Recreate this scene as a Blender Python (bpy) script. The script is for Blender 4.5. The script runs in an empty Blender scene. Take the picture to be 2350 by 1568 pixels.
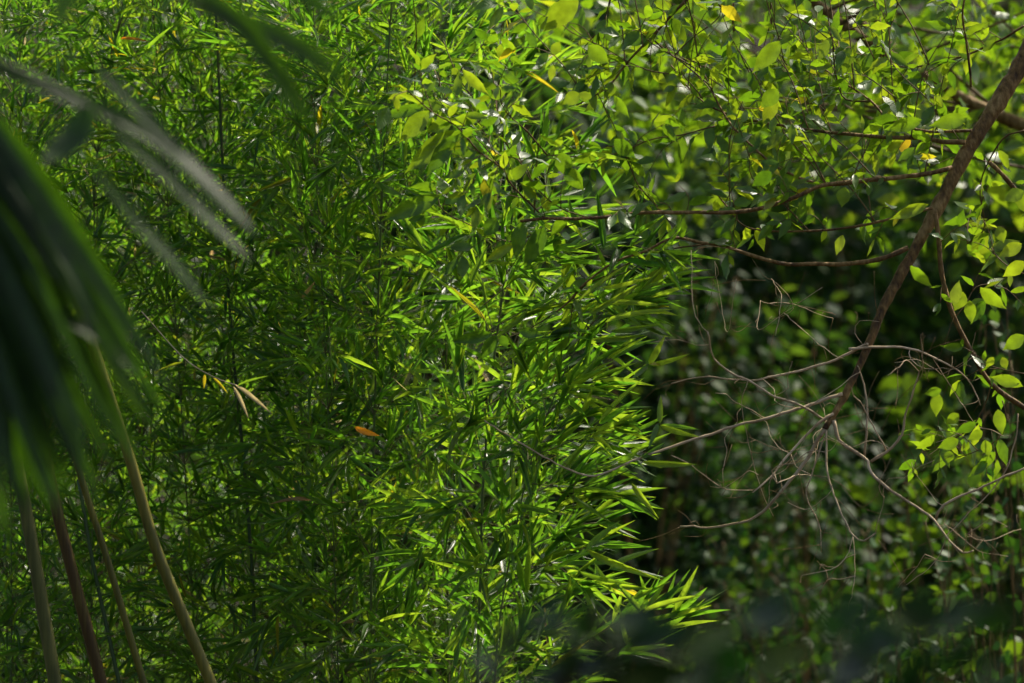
import bpy, math
import numpy as np
from mathutils import Matrix, Vector

rng = np.random.default_rng(11)
scene = bpy.context.scene
COL = scene.collection
R = math.radians

# ------------------------------------------------------------------ camera
CAMZ = 1.9
FOCUS = 15.45
cam_data = bpy.data.cameras.new("camera")
cam = bpy.data.objects.new("camera", cam_data)
COL.objects.link(cam)
cam.location = (0, 0, CAMZ)
cam.rotation_euler = (R(90), 0, 0)
cam_data.lens = 200
cam_data.sensor_width = 36
cam_data.clip_start = 0.1
cam_data.clip_end = 800
cam_data.dof.use_dof = True
cam_data.dof.focus_distance = FOCUS
cam_data.dof.aperture_fstop = 2.6
scene.camera = cam

# ------------------------------------------------------------------ sky, sun, exposure
SUN_AZ, SUN_EL = R(48), R(53)
world = bpy.data.worlds.new("World")
scene.world = world
world.use_nodes = True
wn = world.node_tree
sky = wn.nodes.new("ShaderNodeTexSky")
sky.sky_type = 'NISHITA'
sky.sun_disc = False
sky.sun_elevation = SUN_EL
sky.sun_rotation = SUN_AZ
sky.dust_density = 4.0
sky.air_density = .8
wn.links.new(sky.outputs[0], wn.nodes["Background"].inputs[0])
wn.nodes["Background"].inputs[1].default_value = 0.145
sun_data = bpy.data.lights.new("sun", 'SUN')
sun_data.energy = 5.0
sun_data.angle = R(0.53)
sun_data.color = (1.0, 0.92, 0.77)
sun = bpy.data.objects.new("sun", sun_data)
COL.objects.link(sun)
TO_SUN = Vector((math.sin(SUN_AZ) * math.cos(SUN_EL), math.cos(SUN_AZ) * math.cos(SUN_EL), math.sin(SUN_EL)))
sun.rotation_euler = TO_SUN.to_track_quat('Z', 'Y').to_euler()
sun.location = (6, 10, 20)
scene.view_settings.view_transform = 'Standard'
scene.view_settings.look = 'None'
scene.view_settings.gamma = 1
scene.view_settings.exposure = 0.66
cy = scene.cycles
cy.max_bounces = 9
cy.diffuse_bounces = 4
cy.glossy_bounces = 2
cy.transmission_bounces = 7
cy.transparent_max_bounces = 4
cy.caustics_reflective = False
cy.caustics_refractive = False
cy.sample_clamp_indirect = 4.0
cy.use_denoising = True

# ------------------------------------------------------------------ helpers
K = 0.18 / 2350.0


def at(u, v, Y):
    """a point Y metres away that lies on the view ray through (u, v) of a 2350 x 1568 picture"""
    return np.array([(u - 1175) * K * Y, Y, CAMZ + (784 - v) * K * Y])


def proj(P):
    Y = P[:, 1]
    return np.stack([1175 + P[:, 0] / (K * Y), 784 - (P[:, 2] - CAMZ) / (K * Y)], 1)


def unit(a):
    a = np.asarray(a, float)
    return a / np.maximum(np.linalg.norm(a, axis=-1, keepdims=True), 1e-9)


def U(a, b, n=None):
    return rng.uniform(a, b, n)


def props(o, label=None, category=None, group=None, kind=None):
    if label: o["label"] = label
    if category: o["category"] = category
    if group: o["group"] = group
    if kind: o["kind"] = kind
    return o


def link(o, parent=None):
    COL.objects.link(o)
    if parent is not None:
        o.parent = parent
        inv = Matrix.Identity(4)
        p = parent
        while p is not None:
            inv = inv @ Matrix.Translation(-Vector(p.location)) if p.type == 'EMPTY' else inv
            p = p.parent
        o.matrix_parent_inverse = inv
    return o


def thing(name, loc, label, category, group=None):
    o = bpy.data.objects.new(name, None)
    o.location = loc
    o.empty_display_size = 0.1
    COL.objects.link(o)
    return props(o, label, category, group)


def mesh_from(name, verts, loops, sizes, mat, uv=None, var=None, smooth=True):
    me = bpy.data.meshes.new(name)
    nv, nl, nf = len(verts), len(loops), len(sizes)
    me.vertices.add(nv)
    me.vertices.foreach_set("co", np.ascontiguousarray(verts, np.float32).ravel())
    me.loops.add(nl)
    me.loops.foreach_set("vertex_index", np.ascontiguousarray(loops, np.int32))
    me.polygons.add(nf)
    sizes = np.asarray(sizes, np.int32)
    starts = np.zeros(nf, np.int32)
    starts[1:] = np.cumsum(sizes)[:-1]
    me.polygons.foreach_set("loop_start", starts)
    me.polygons.foreach_set("loop_total", sizes)
    if smooth:
        me.polygons.foreach_set("use_smooth", np.ones(nf, bool))
    if uv is not None:
        l = me.uv_layers.new(name="UVMap")
        l.data.foreach_set("uv", np.ascontiguousarray(uv[loops], np.float32).ravel())
    if var is not None:
        a = me.attributes.new("var", 'FLOAT', 'POINT')
        a.data.foreach_set("value", np.ascontiguousarray(var, np.float32))
    me.update(calc_edges=True)
    me.materials.append(mat)
    return me


def add_mesh(name, me, parent=None):
    o = bpy.data.objects.new(name, me)
    o.color = (0, 0, 0, 1)
    return link(o, parent)


class Tubes:
    """tapered tubes gathered into one mesh"""
    def __init__(s):
        s.v, s.l, s.z, s.n = [], [], [], 0
        s.uv = []

    def add(s, pts, rad, sides=6, cap=True):
        pts = np.asarray(pts, float)
        rad = np.broadcast_to(np.asarray(rad, float), (len(pts),))
        n = len(pts)
        T = unit(np.gradient(pts, axis=0))
        ref = np.array([0, 0, 1.0]) if abs(T[n // 2, 2]) < 0.8 else np.array([1.0, 0, 0])
        A = unit(np.cross(T, ref))
        B = np.cross(T, A)
        a = np.arange(sides) * 2 * math.pi / sides
        ring = pts[:, None] + rad[:, None, None] * (np.cos(a)[None, :, None] * A[:, None] + np.sin(a)[None, :, None] * B[:, None])
        s.v.append(ring.reshape(-1, 3))
        seg = np.concatenate([[0], np.cumsum(np.linalg.norm(np.diff(pts, axis=0), axis=1))])
        s.uv.append(np.stack([np.repeat(seg, sides), np.tile(a / (2 * math.pi), n)], 1))
        i, j = np.meshgrid(np.arange(n - 1), np.arange(sides), indexing='ij')
        jn = (j + 1) % sides
        q = np.stack([i * sides + j, i * sides + jn, (i + 1) * sides + jn, (i + 1) * sides + j], -1).reshape(-1, 4) + s.n
        s.l.append(q.ravel())
        s.z.append(np.full(len(q), 4))
        if cap:
            s.l.append(np.arange(sides)[::-1] + s.n)
            s.l.append(np.arange(sides) + (n - 1) * sides + s.n)
            s.z.append(np.array([sides, sides]))
        s.n += n * sides

    def mesh(s, name, mat):
        return mesh_from(name, np.concatenate(s.v), np.concatenate(s.l), np.concatenate(s.z), mat, uv=np.concatenate(s.uv))

    def build(s, name, mat, parent=None):
        return add_mesh(name, s.mesh(name, mat), parent)


def smooth_path(pts, step=0.02):
    """Catmull-Rom through pts, resampled about every step metres"""
    p = np.asarray(pts, float)
    if len(p) == 2:
        n = max(2, int(np.linalg.norm(p[1] - p[0]) / step) + 1)
        return p[0] + (p[1] - p[0]) * np.linspace(0, 1, n)[:, None]
    e = np.vstack([2 * p[0] - p[1], p, 2 * p[-1] - p[-2]])
    out = []
    for i in range(len(p) - 1):
        a, b, c, d = e[i], e[i + 1], e[i + 2], e[i + 3]
        n = max(2, int(np.linalg.norm(c - b) / step))
        t = (np.arange(n) / n)[:, None]
        out.append(0.5 * (2 * b + (c - a) * t + (2 * a - 5 * b + 4 * c - d) * t ** 2 + (3 * b - a - 3 * c + d) * t ** 3))
    out.append(p[-1:])
    return np.vstack(out)


# ---- leaves: every leaf is P (base), D (direction), N (upper normal), L, W, bend, var
BAMBOO_T = dict(t=[0, .10, .3, .55, .8, 1], w=[.10, .75, 1, .86, .46, 0], fold=.16, wave=0.0)
BROAD_T = dict(t=[0, .08, .22, .42, .62, .8, .92, 1], w=[.05, .42, .84, 1, .80, .40, .11, 0], fold=.14, wave=.08)
SMALL_T = dict(t=[0, .25, .6, 1], w=[.1, .95, .8, 0], fold=.10, wave=0.0)
STRAP_T = dict(t=[0, .1, .25, .4, .55, .7, .85, 1], w=[.45, .8, 1, 1, .95, .8, .5, .02], fold=.30, wave=0.0)


def template(T):
    t = np.array(T['t'], float)
    w = np.array(T['w'], float)
    n = len(t)
    tv = np.concatenate([t, t[:-1], t[:-1]])
    sv = np.concatenate([np.zeros(n), w[:-1], -w[:-1]])
    wob = T['wave'] * np.concatenate([np.zeros(n), np.sin(t[:-1] * 17), np.sin(t[:-1] * 15 + 1.3)])
    hv = T['fold'] * np.abs(sv) + wob
    loops, sizes = [], []
    for i in range(n - 1):
        for side in (0, 1):
            off = n + side * (n - 1)
            if i < n - 2:
                q = [i, i + 1, off + i + 1, off + i]
            else:
                q = [i, i + 1, off + i]
            if side == 0:
                q = q[::-1]
            loops += q
            sizes.append(len(q))
    uv = np.stack([tv, sv * 0.5 + 0.5], 1)
    return tv, sv, hv, np.array(loops), np.array(sizes), uv


class Leaves:
    def __init__(s, T):
        s.T = T
        s.rows = []

    def add(s, P, D, N, L, W, bend, var):
        s.rows.append(np.concatenate([P, D, N, [L, W, bend, var]]))

    def arr(s):
        if not isinstance(s.rows, np.ndarray):
            a = np.array(s.rows) if s.rows else np.zeros((0, 13))
            D = unit(a[:, 3:6])
            N = a[:, 6:9] - (a[:, 6:9] * D).sum(1, keepdims=True) * D
            a[:, 3:6], a[:, 6:9] = D, unit(N)
            s.rows = a
        return s.rows


def leaves_mesh(name, a, T, mat):
    tv, sv, hv, loops, sizes, uv = template(T)
    P, D, N = a[:, None, 0:3], a[:, None, 3:6], a[:, None, 6:9]
    L, W, B = a[:, None, 9:10], a[:, None, 10:11], a[:, None, 11:12]
    S = np.cross(D, N)
    t, s, h = tv[None, :, None], sv[None, :, None], hv[None, :, None]
    V = P + D * t * L * (1 - 0.25 * np.abs(B) * t) + S * s * W * .5 + N * (h * W * .5 - B * t ** 2 * L)
    n, k = len(a), len(tv)
    lo = (loops[None] + (np.arange(n) * k)[:, None]).ravel()
    return mesh_from(name, V.reshape(-1, 3), lo, np.tile(sizes, n), mat, uv=np.tile(uv, (n, 1)), var=np.repeat(a[:, 12], k))


_leaf_cache = {}
BENDS = [-.05, .05, .14, .24, .36, .5]


def leaf_object(row, T, mat, parent, name='leaf'):
    b = int(np.argmin([abs(row[11] - x) for x in BENDS]))
    key = (id(T), mat.name, b)
    if key not in _leaf_cache:
        one = np.array([[0, 0, 0, 1, 0, 0, 0, 0, 1, 1, 1, BENDS[b], 0]], float)
        _leaf_cache[key] = leaves_mesh(name, one, T, mat)
    o = bpy.data.objects.new(name, _leaf_cache[key])
    D, N = Vector(row[3:6]), Vector(row[6:9])
    S = D.cross(N)
    L, W = row[9], row[10]
    M = Matrix(((D.x * L, S.x * W, N.x * L, row[0]), (D.y * L, S.y * W, N.y * L, row[1]), (D.z * L, S.z * W, N.z * L, row[2]), (0, 0, 0, 1)))
    o.color = (row[12], 0, 0, 1)
    link(o, parent)
    o.matrix_basis = M
    return o


BATCHES = []   # (Leaves, material, parent, cap of single leaves)


def flush_leaves():
    """leaves that show largest become objects of their own, the rest of each plant one mass"""
    cell = 9.0
    gw, gh = int(2350 / cell) + 1, int(1568 / cell) + 1
    zb = np.full(gw * gh, 1e9)
    rows = []
    for bi, (lv, mat, par, cap, fname) in enumerate(BATCHES):
        a = lv.arr()
        if len(a) == 0 or cap == 0:
            continue
        S = np.cross(a[:, 3:6], a[:, 6:9])
        for f in np.linspace(.08, .92, 9):
            for sd in (-.3, 0, .3):
                P = a[:, 0:3] + a[:, 3:6] * (f * a[:, 9:10]) - a[:, 6:9] * (a[:, 11:12] * f * f * a[:, 9:10]) + S * (sd * a[:, 10:11])
                uv = proj(P)
                ok = (uv[:, 0] >= 0) & (uv[:, 0] < 2350) & (uv[:, 1] >= 0) & (uv[:, 1] < 1568)
                c = (uv[ok, 0] // cell).astype(int) + gw * (uv[ok, 1] // cell).astype(int)
                rows.append(np.stack([np.full(ok.sum(), bi), np.nonzero(ok)[0], c, P[ok, 1]], 1))
    rows = np.concatenate(rows)
    np.minimum.at(zb, rows[:, 2].astype(int), rows[:, 3])
    win = rows[rows[:, 3] <= zb[rows[:, 2].astype(int)] + 1e-9]
    total = 0
    for bi, (lv, mat, par, cap, fname) in enumerate(BATCHES):
        a = lv.arr()
        if len(a) == 0:
            continue
        single = np.zeros(len(a), bool)
        if cap:
            w = win[win[:, 0] == bi][:, 1].astype(int)
            cnt = np.bincount(w, minlength=len(a))
            order = np.argsort(-cnt)[:cap]
            order = order[cnt[order] >= 2]
            single[order] = True
            for i in order:
                leaf_object(a[i], lv.T, mat, par)
            total += len(order)
        rest = a[~single]
        if len(rest):
            f = add_mesh(fname, leaves_mesh(fname, rest, lv.T, mat), par)
            f["kind"] = "stuff"
    print("single leaves:", total, "objects:", len(scene.objects))


# ------------------------------------------------------------------ materials
def new_mat(name):
    m = bpy.data.materials.new(name)
    m.use_nodes = True
    nt = m.node_tree
    nt.nodes.clear()
    return m, nt, nt.nodes.new, nt.links.new


def ramp(nt, stops):
    n = nt.nodes.new("ShaderNodeValToRGB")
    cr = n.color_ramp
    while len(cr.elements) < len(stops):
        cr.elements.new(0.5)
    for e, (p, c) in zip(cr.elements, stops):
        e.position = p
        e.color = (*c, 1)
    return n


def leaf_material(name, front, through, fac, rough, vein, spec=0.5):
    """front / through: colour stops over the leaf's own hue number"""
    m, nt, new, con = new_mat(name)
    out = new("ShaderNodeOutputMaterial")
    attr = new("ShaderNodeAttribute"); attr.attribute_name = "var"
    oi = new("ShaderNodeObjectInfo")
    sep = new("ShaderNodeSeparateColor"); con(oi.outputs["Color"], sep.inputs[0])
    add = new("ShaderNodeMath"); con(attr.outputs["Fac"], add.inputs[0]); con(sep.outputs[0], add.inputs[1])
    geo = new("ShaderNodeNewGeometry")
    noi = new("ShaderNodeTexNoise"); noi.inputs["Scale"].default_value = 35; noi.inputs["Detail"].default_value = 3
    con(geo.outputs["Position"], noi.inputs["Vector"])
    mr = new("ShaderNodeMapRange"); mr.inputs[1].default_value = .3; mr.inputs[2].default_value = .7
    mr.inputs[3].default_value = .72; mr.inputs[4].default_value = 1.2
    con(noi.outputs[0], mr.inputs[0])
    cols = []
    for st in (front, through):
        r = ramp(nt, st); con(add.outputs[0], r.inputs[0])
        mx = new("ShaderNodeMix"); mx.data_type = 'RGBA'; mx.blend_type = 'MULTIPLY'; mx.inputs[0].default_value = 1
        con(r.outputs[0], mx.inputs[6]); con(mr.outputs[0], mx.inputs[7])
        cols.append(mx.outputs[2])
    uv = new("ShaderNodeUVMap")
    sx = new("ShaderNodeSeparateXYZ"); con(uv.outputs[0], sx.inputs[0])
    bump = new("ShaderNodeBump"); bump.inputs["Strength"].default_value = .35 if vein == "parallel" else .14; bump.inputs["Distance"].default_value = .002
    if vein == 'parallel':
        w = new("ShaderNodeMath"); w.operation = 'MULTIPLY'; w.inputs[1].default_value = 60
        con(sx.outputs[1], w.inputs[0])
    else:   # side veins slant away from the midrib
        d = new("ShaderNodeMath"); d.operation = 'SUBTRACT'; d.inputs[1].default_value = .5; con(sx.outputs[1], d.inputs[0])
        ab = new("ShaderNodeMath"); ab.operation = 'ABSOLUTE'; con(d.outputs[0], ab.inputs[0])
        k = new("ShaderNodeMath"); k.operation = 'MULTIPLY_ADD'; k.inputs[1].default_value = -.55
        con(ab.outputs[0], k.inputs[0]); con(sx.outputs[0], k.inputs[2])
        w = new("ShaderNodeMath"); w.operation = 'MULTIPLY'; w.inputs[1].default_value = 52; con(k.outputs[0], w.inputs[0])
    sn = new("ShaderNodeMath"); sn.operation = 'SINE'; con(w.outputs[0], sn.inputs[0])
    con(sn.outputs[0], bump.inputs["Height"])
    p = new("ShaderNodeBsdfPrincipled")
    con(cols[0], p.inputs["Base Color"])
    p.inputs["Roughness"].default_value = rough
    p.inputs["Specular IOR Level"].default_value = spec
    con(bump.outputs[0], p.inputs["Normal"])
    tr = new("ShaderNodeBsdfTranslucent"); con(cols[1], tr.inputs[0])
    mix = new("ShaderNodeMixShader"); mix.inputs[0].default_value = fac
    con(p.outputs[0], mix.inputs[1]); con(tr.outputs[0], mix.inputs[2])
    con(mix.outputs[0], out.inputs[0])
    return m


def wood_material(name, stops, rough=.7, scale=(60, 60, 14), bump=.5, ring=None):
    m, nt, new, con = new_mat(name)
    out = new("ShaderNodeOutputMaterial")
    geo = new("ShaderNodeNewGeometry")
    mp = new("ShaderNodeMapping"); mp.inputs["Scale"].default_value = scale
    con(geo.outputs["Position"], mp.inputs[0])
    noi = new("ShaderNodeTexNoise"); noi.inputs["Scale"].default_value = 1; noi.inputs["Detail"].default_value = 6
    con(mp.outputs[0], noi.inputs["Vector"])
    big = new("ShaderNodeTexNoise"); big.inputs["Scale"].default_value = 7; big.inputs["Detail"].default_value = 2
    con(geo.outputs["Position"], big.inputs["Vector"])
    mixv = new("ShaderNodeMath"); mixv.operation = 'MULTIPLY_ADD'; mixv.inputs[1].default_value = .5
    half = new("ShaderNodeMath"); half.operation = 'MULTIPLY'; half.inputs[1].default_value = .5
    con(big.outputs[0], half.inputs[0]); con(noi.outputs[0], mixv.inputs[0]); con(half.outputs[0], mixv.inputs[2])
    r = ramp(nt, stops); con(mixv.outputs[0], r.inputs[0])
    b = new("ShaderNodeBump"); b.inputs["Strength"].default_value = bump; b.inputs["Distance"].default_value = .003 if bump < .6 else .009
    con(noi.outputs[0], b.inputs["Height"])
    p = new("ShaderNodeBsdfPrincipled"); p.inputs["Roughness"].default_value = rough; p.inputs["Specular IOR Level"].default_value = .25
    con(r.outputs[0], p.inputs["Base Color"]); con(b.outputs[0], p.inputs["Normal"])
    con(p.outputs[0], out.inputs[0])
    return m


ORANGE, BROWN, YEL = (.55, .20, .015), (.20, .09, .03), (.30, .25, .015)
M_bamboo = leaf_material("bamboo_leaf",
    [(0, (.036, .088, .012)), (.45, (.055, .125, .014)), (.80, (.088, .155, .016)), (.93, YEL), (.962, (.30, .29, .19)), (1, ORANGE)],
    [(0, (.12, .33, .014)), (.45, (.21, .44, .016)), (.80, (.40, .58, .022)), (.93, (.62, .50, .01)), (.965, (.5, .4, .2)), (1, (.95, .36, .015))],
    .57, .28, 'parallel', spec=.65)
M_tree = leaf_material("tree_leaf",
    [(0, (.040, .10, .012)), (.45, (.06, .14, .014)), (.80, (.085, .165, .014)), (.95, YEL), (1, (.36, .2, .02))],
    [(0, (.115, .25, .006)), (.45, (.20, .345, .008)), (.80, (.34, .455, .012)), (.95, (.66, .52, .015)), (1, (.6, .25, .02))],
    .50, .36, 'pinnate')
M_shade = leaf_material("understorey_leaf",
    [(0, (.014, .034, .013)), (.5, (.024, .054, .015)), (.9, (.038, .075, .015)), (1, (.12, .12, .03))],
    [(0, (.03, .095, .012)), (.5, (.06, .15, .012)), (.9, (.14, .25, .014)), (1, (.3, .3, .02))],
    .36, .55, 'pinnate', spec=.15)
M_palm = leaf_material("palm_leaflet",
    [(0, (.018, .045, .005)), (.5, (.024, .058, .006)), (1, (.04, .08, .01))],
    [(0, (.030, .085, .002)), (.5, (.045, .115, .002)), (1, (.08, .14, .003))],
    .35, .40, 'parallel', spec=.36)
M_dark = leaf_material("dark_glossy_leaf",
    [(0, (.012, .026, .003)), (1, (.020, .040, .004))],
    [(0, (.006, .030, .004)), (1, (.010, .04, .004))],
    .30, .55, 'pinnate', spec=.10)
M_bark = wood_material("limb_bark", [(.36, (.042, .021, .005)), (.5, (.14, .078, .018)), (.64, (.29, .185, .06))], bump=.9, scale=(80, 80, 40))
M_twig = wood_material("twig_bark", [(.3, (.05, .029, .007)), (.6, (.13, .082, .022))], bump=.25)
M_deadwood = wood_material("dead_wood", [(.3, (.22, .15, .07)), (.5, (.40, .30, .17)), (.7, (.56, .45, .29))], bump=.3)  # pale dead wood, lightened further to stand in for sun on it
M_culm_green = wood_material("green_culm", [(.3, (.025, .045, .014)), (.6, (.05, .085, .022)), (.75, (.10, .12, .03))], rough=.4, scale=(90, 90, 3), bump=.1)
M_culm_leafy = wood_material("leafy_culm", [(.3, (.05, .08, .014)), (.6, (.11, .15, .03)), (.75, (.20, .20, .06))], rough=.6, scale=(90, 90, 3), bump=.1)
M_culm_olive = wood_material("olive_culm", [(.32, (.040, .040, .004)), (.5, (.105, .096, .008)), (.68, (.19, .16, .018))], rough=.45, scale=(140, 140, 5), bump=.35)
M_culm_rust = wood_material("rusty_culm", [(.32, (.022, .013, .002)), (.5, (.06, .034, .004)), (.68, (.10, .075, .008))], rough=.5, scale=(140, 140, 5), bump=.35)
M_culm_grey = wood_material("grey_green_culm", [(.32, (.030, .036, .006)), (.5, (.07, .074, .012)), (.68, (.13, .125, .025))], rough=.5, scale=(140, 140, 5), bump=.35)
M_straw = wood_material("bamboo_twig", [(.3, (.05, .06, .015)), (.55, (.13, .12, .04)), (.75, (.26, .21, .10))], bump=.1)
M_node = wood_material("culm_node", [(.3, (.03, .020, .008)), (.6, (.10, .065, .028))], bump=.3)
M_soil = wood_material("forest_soil", [(.3, (.010, .008, .005)), (.5, (.022, .016, .009)), (.7, (.045, .032, .016))], rough=.95, scale=(9, 9, 9), bump=.8)

# ------------------------------------------------------------------ ground and hillside
def terrain_height(x, y):
    s = np.clip((y - 29) / 30, 0, 1)
    h = 9 * s * s * (3 - 2 * s)
    return h + .10 * np.sin(x * .9 + y * .4) + .06 * np.sin(x * 2.3 - y * 1.7)


nx, ny = 120, 150
xs = np.concatenate([np.linspace(-300, -16, 20), np.linspace(-15, 15, 80), np.linspace(16, 300, 20)])
ys = np.concatenate([np.linspace(-200, -6, 20), np.linspace(-5, 62, 110), np.linspace(65, 500, 20)])
gx, gy = np.meshgrid(xs, ys)
gv = np.stack([gx, gy, terrain_height(gx, gy)], -1).reshape(-1, 3)
gv[:, 2] -= .1
ii, jj = np.meshgrid(np.arange(ny - 1), np.arange(nx - 1), indexing='ij')
gq = np.stack([ii * nx + jj, ii * nx + jj + 1, (ii + 1) * nx + jj + 1, (ii + 1) * nx + jj], -1).reshape(-1)
ground = add_mesh("ground", mesh_from("ground", gv, gq, np.full((ny - 1) * (nx - 1), 4), M_soil))
props(ground, "dark forest soil rising to a bank behind the thicket", "ground", kind="structure")


def rand_unit(n):
    return unit(rng.normal(size=(n, 3)))


def leaf_cloud(centre, radius, n, size, T, ratio=.5, up=.6, clumps=None, varr=(0, .9)):
    """leaves spread through an ellipsoid in uneven clumps"""
    lv = Leaves(T)
    k = clumps or max(4, n // 40)
    cc = rand_unit(k) * (U(.1, 1, k)[:, None] ** .5) * np.asarray(radius) + np.asarray(centre)
    cr = U(.12, .34, k) * np.mean(radius)
    pick = rng.integers(0, k, n)
    P = cc[pick] + rng.normal(size=(n, 3)) * cr[pick][:, None] * np.array([1, 1, .6])
    D = unit(rand_unit(n) + np.array([0, 0, -.35]))
    N = unit(rand_unit(n) * .8 + np.array([-.15, .0, up]))
    L = U(*size, n)
    lv.rows = np.concatenate([P, D, N, L[:, None], (L * ratio * U(.8, 1.2, n))[:, None], U(-.05, .35, n)[:, None], U(*varr, n)[:, None]], 1)
    D = lv.rows[:, 3:6]
    lv.rows[:, 6:9] = unit(lv.rows[:, 6:9] - (lv.rows[:, 6:9] * D).sum(1, keepdims=True) * D)
    return lv


# undergrowth that cannot be counted, over the bank
n = 26000
px = U(-9, 9, n); py = U(20, 52, n)
pz = terrain_height(px, py) + U(0, 1, n) ** 2 * U(.2, 1.3, n)
D = unit(rand_unit(n) + [0, 0, .1]); N = unit(rand_unit(n) * .6 + [-.4, .2, .6])
N = unit(N - (N * D).sum(1, keepdims=True) * D)
L = U(.06, .2, n)
rows = np.concatenate([np.stack([px, py, pz], 1), D, N, L[:, None], (L * U(.4, .6, n))[:, None], U(0, .3, n)[:, None], U(0, .9, n)[:, None]], 1)
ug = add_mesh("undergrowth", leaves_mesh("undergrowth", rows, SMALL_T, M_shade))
props(ug, "dark mass of low leafy plants covering the forest bank", "undergrowth", kind="stuff")


# ------------------------------------------------------------------ trees and shrubs of the dark forest behind
def forest_tree(u, Y, r, crown_c, crown_r, n, label, group=None, lean=0., mesh=None, size=(.10, .20)):
    base = at(u, 784, Y); base[2] = float(terrain_height(base[0], Y)) - .15
    t = thing("forest_tree", base, label, "tree", group)
    top = base + np.array([lean, .3, crown_c])
    mid = (base + top) / 2 + np.array([U(-.12, .12), U(-.1, .1), 0])
    path = smooth_path([base, mid, top], .25)
    tb = Tubes(); tb.add(path, np.linspace(r, r * .45, len(path)), 10)
    tb.build("trunk", M_bark, t)
    for k in range(5):
        a = U(0, 6.28); s = path[int(len(path) * U(.6, .98))]
        e = s + np.array([math.cos(a) * crown_r[0] * .8, math.sin(a) * crown_r[1] * .8, U(.3, 1.1)])
        p = smooth_path([s, (s + e) / 2 + [0, 0, U(0, .3)], e], .2)
        lb = Tubes(); lb.add(p, np.linspace(r * .4, r * .1, len(p)), 6); lb.build("limb", M_bark, t)
    lv = leaf_cloud(top + [0, 0, .4], crown_r, n, size, SMALL_T)  # crown sits above the frame, leaf count set for the shade it casts
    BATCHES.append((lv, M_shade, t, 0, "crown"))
    return t


forest_tree(1695, 24.0, .030, 4.6, (2.0, 1.6, 1.0), 1491, "slim dark tree trunk rising behind the bare twigs, beside the bamboo tips", lean=.2)
forest_tree(2330, 25.5, .055, 5.0, (2.4, 1.8, 1.2), 3029, "dark forest tree trunk far behind the hanging branch near the picture's edge", lean=.4)
forest_tree(1900, 27.0, .04, 5.4, (2.6, 1.8, 1.2), 3029, "slender forest tree farthest back behind the fan of dead twigs", lean=.5)
forest_tree(1290, 25.0, .05, 4.9, (2.4, 1.7, 1.1), 600, "forest tree hidden behind the middle of the bamboo thicket", lean=.5)
forest_tree(700, 26.5, .05, 5.2, (2.6, 1.7, 1.1), 700, "forest tree behind the bamboo thicket, left of its middle", lean=.3)
forest_tree(3300, 25.0, .07, 5.0, (2.8, 2.0, 1.4), 3595, "unseen tall tree added to shade the hollow beyond the leaning limb", lean=.2)  # this and the next two stand out of frame, added for crown shade
forest_tree(2900, 28.0, .07, 6.0, (2.8, 2.0, 1.4), 3595, "unseen tall tree added to shade the bank beyond the leaning limb", lean=.2)
forest_tree(3900, 28.0, .07, 6.3, (2.8, 2.0, 1.4), 3595, "unseen tall tree added for shade on the bank far beyond the leaning limb", lean=.0)

shrub_protos = []
for k in range(3):
    n = 1500
    hh = 2.6
    z = U(0, 1, n) ** .8 * hh
    rr = .62 * np.sqrt(U(0, 1, n)) * (1 - .35 * z / hh)
    a = U(0, 6.283, n)
    P = np.stack([np.cos(a) * rr, np.sin(a) * rr, z + .1], 1) + rng.normal(size=(n, 3)) * .05
    D = unit(np.stack([np.cos(a), np.sin(a), U(-.9, .3, n)], 1) + rng.normal(size=(n, 3)) * .5)
    N = unit(rand_unit(n) * .55 + np.array([-.4, .25, .7])); N = unit(N - (N * D).sum(1, keepdims=True) * D)
    L = U(.035, .09, n) * (1 + .2 * k)
    rows = np.concatenate([P, D, N, L[:, None], (L * U(.4, .6, n))[:, None], U(0, .35, n)[:, None], U(0, .92, n)[:, None]], 1)
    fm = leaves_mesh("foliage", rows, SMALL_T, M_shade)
    st = Tubes()
    stems = []
    for j in range(4):
        e = np.array([U(-.4, .4), U(-.4, .4), hh * U(.8, 1)])
        p = smooth_path([[0, 0, -.1], e * [.3, .3, .5], e], .15)
        tb = Tubes(); tb.add(p, np.linspace(.014, .004, len(p)), 6)
        stems.append(tb.mesh("stem", M_bark))
    shrub_protos.append((fm, stems))


def shrub(u, Y, scale, label, group, k=None):
    k = rng.integers(0, 3) if k is None else k
    p = at(u, 784, Y)
    p[2] = float(terrain_height(p[0], Y)) - .1
    t = thing("forest_shrub", p, label, "shrub", group)
    t.rotation_euler = (0, 0, U(0, 6.28)); t.scale = (scale, scale, scale * U(.9, 1.15))
    fm, stems = shrub_protos[k]
    for nm, me in [("foliage", fm)] + [("stem", s) for s in stems]:
        o = bpy.data.objects.new(nm, me); o.color = (0, 0, 0, 1)
        COL.objects.link(o); o.parent = t
        if nm == "foliage": o["kind"] = "stuff"
    return t


for u in np.arange(1350, 2500, 115):
    shrub(u + U(-30, 30), U(22.5, 24), U(.75, 1.05), "dim leafy shrub in the dark hollow behind the bare twigs", "shrubs in the dark hollow")
for u in np.arange(1250, 2560, 105):
    shrub(u + U(-40, 40), U(25.5, 28), U(1.0, 1.45), "tall dim shrub at the back of the dark hollow", "tall shrubs at the back of the hollow")
for u in np.arange(-80, 1300, 170):
    shrub(u + U(-40, 40), U(20.5, 24), U(1.0, 1.4), "leafy shrub glimpsed through gaps in the bamboo thicket", "shrubs behind the bamboo thicket")


for u in np.arange(1500, 1900, 190):
    shrub(u + U(-30, 30), U(20, 21.5), U(.7, .95), "half-lit leafy shrub just behind the bamboo's outer leaf tips", "shrubs at the near side of the hollow")


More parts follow.
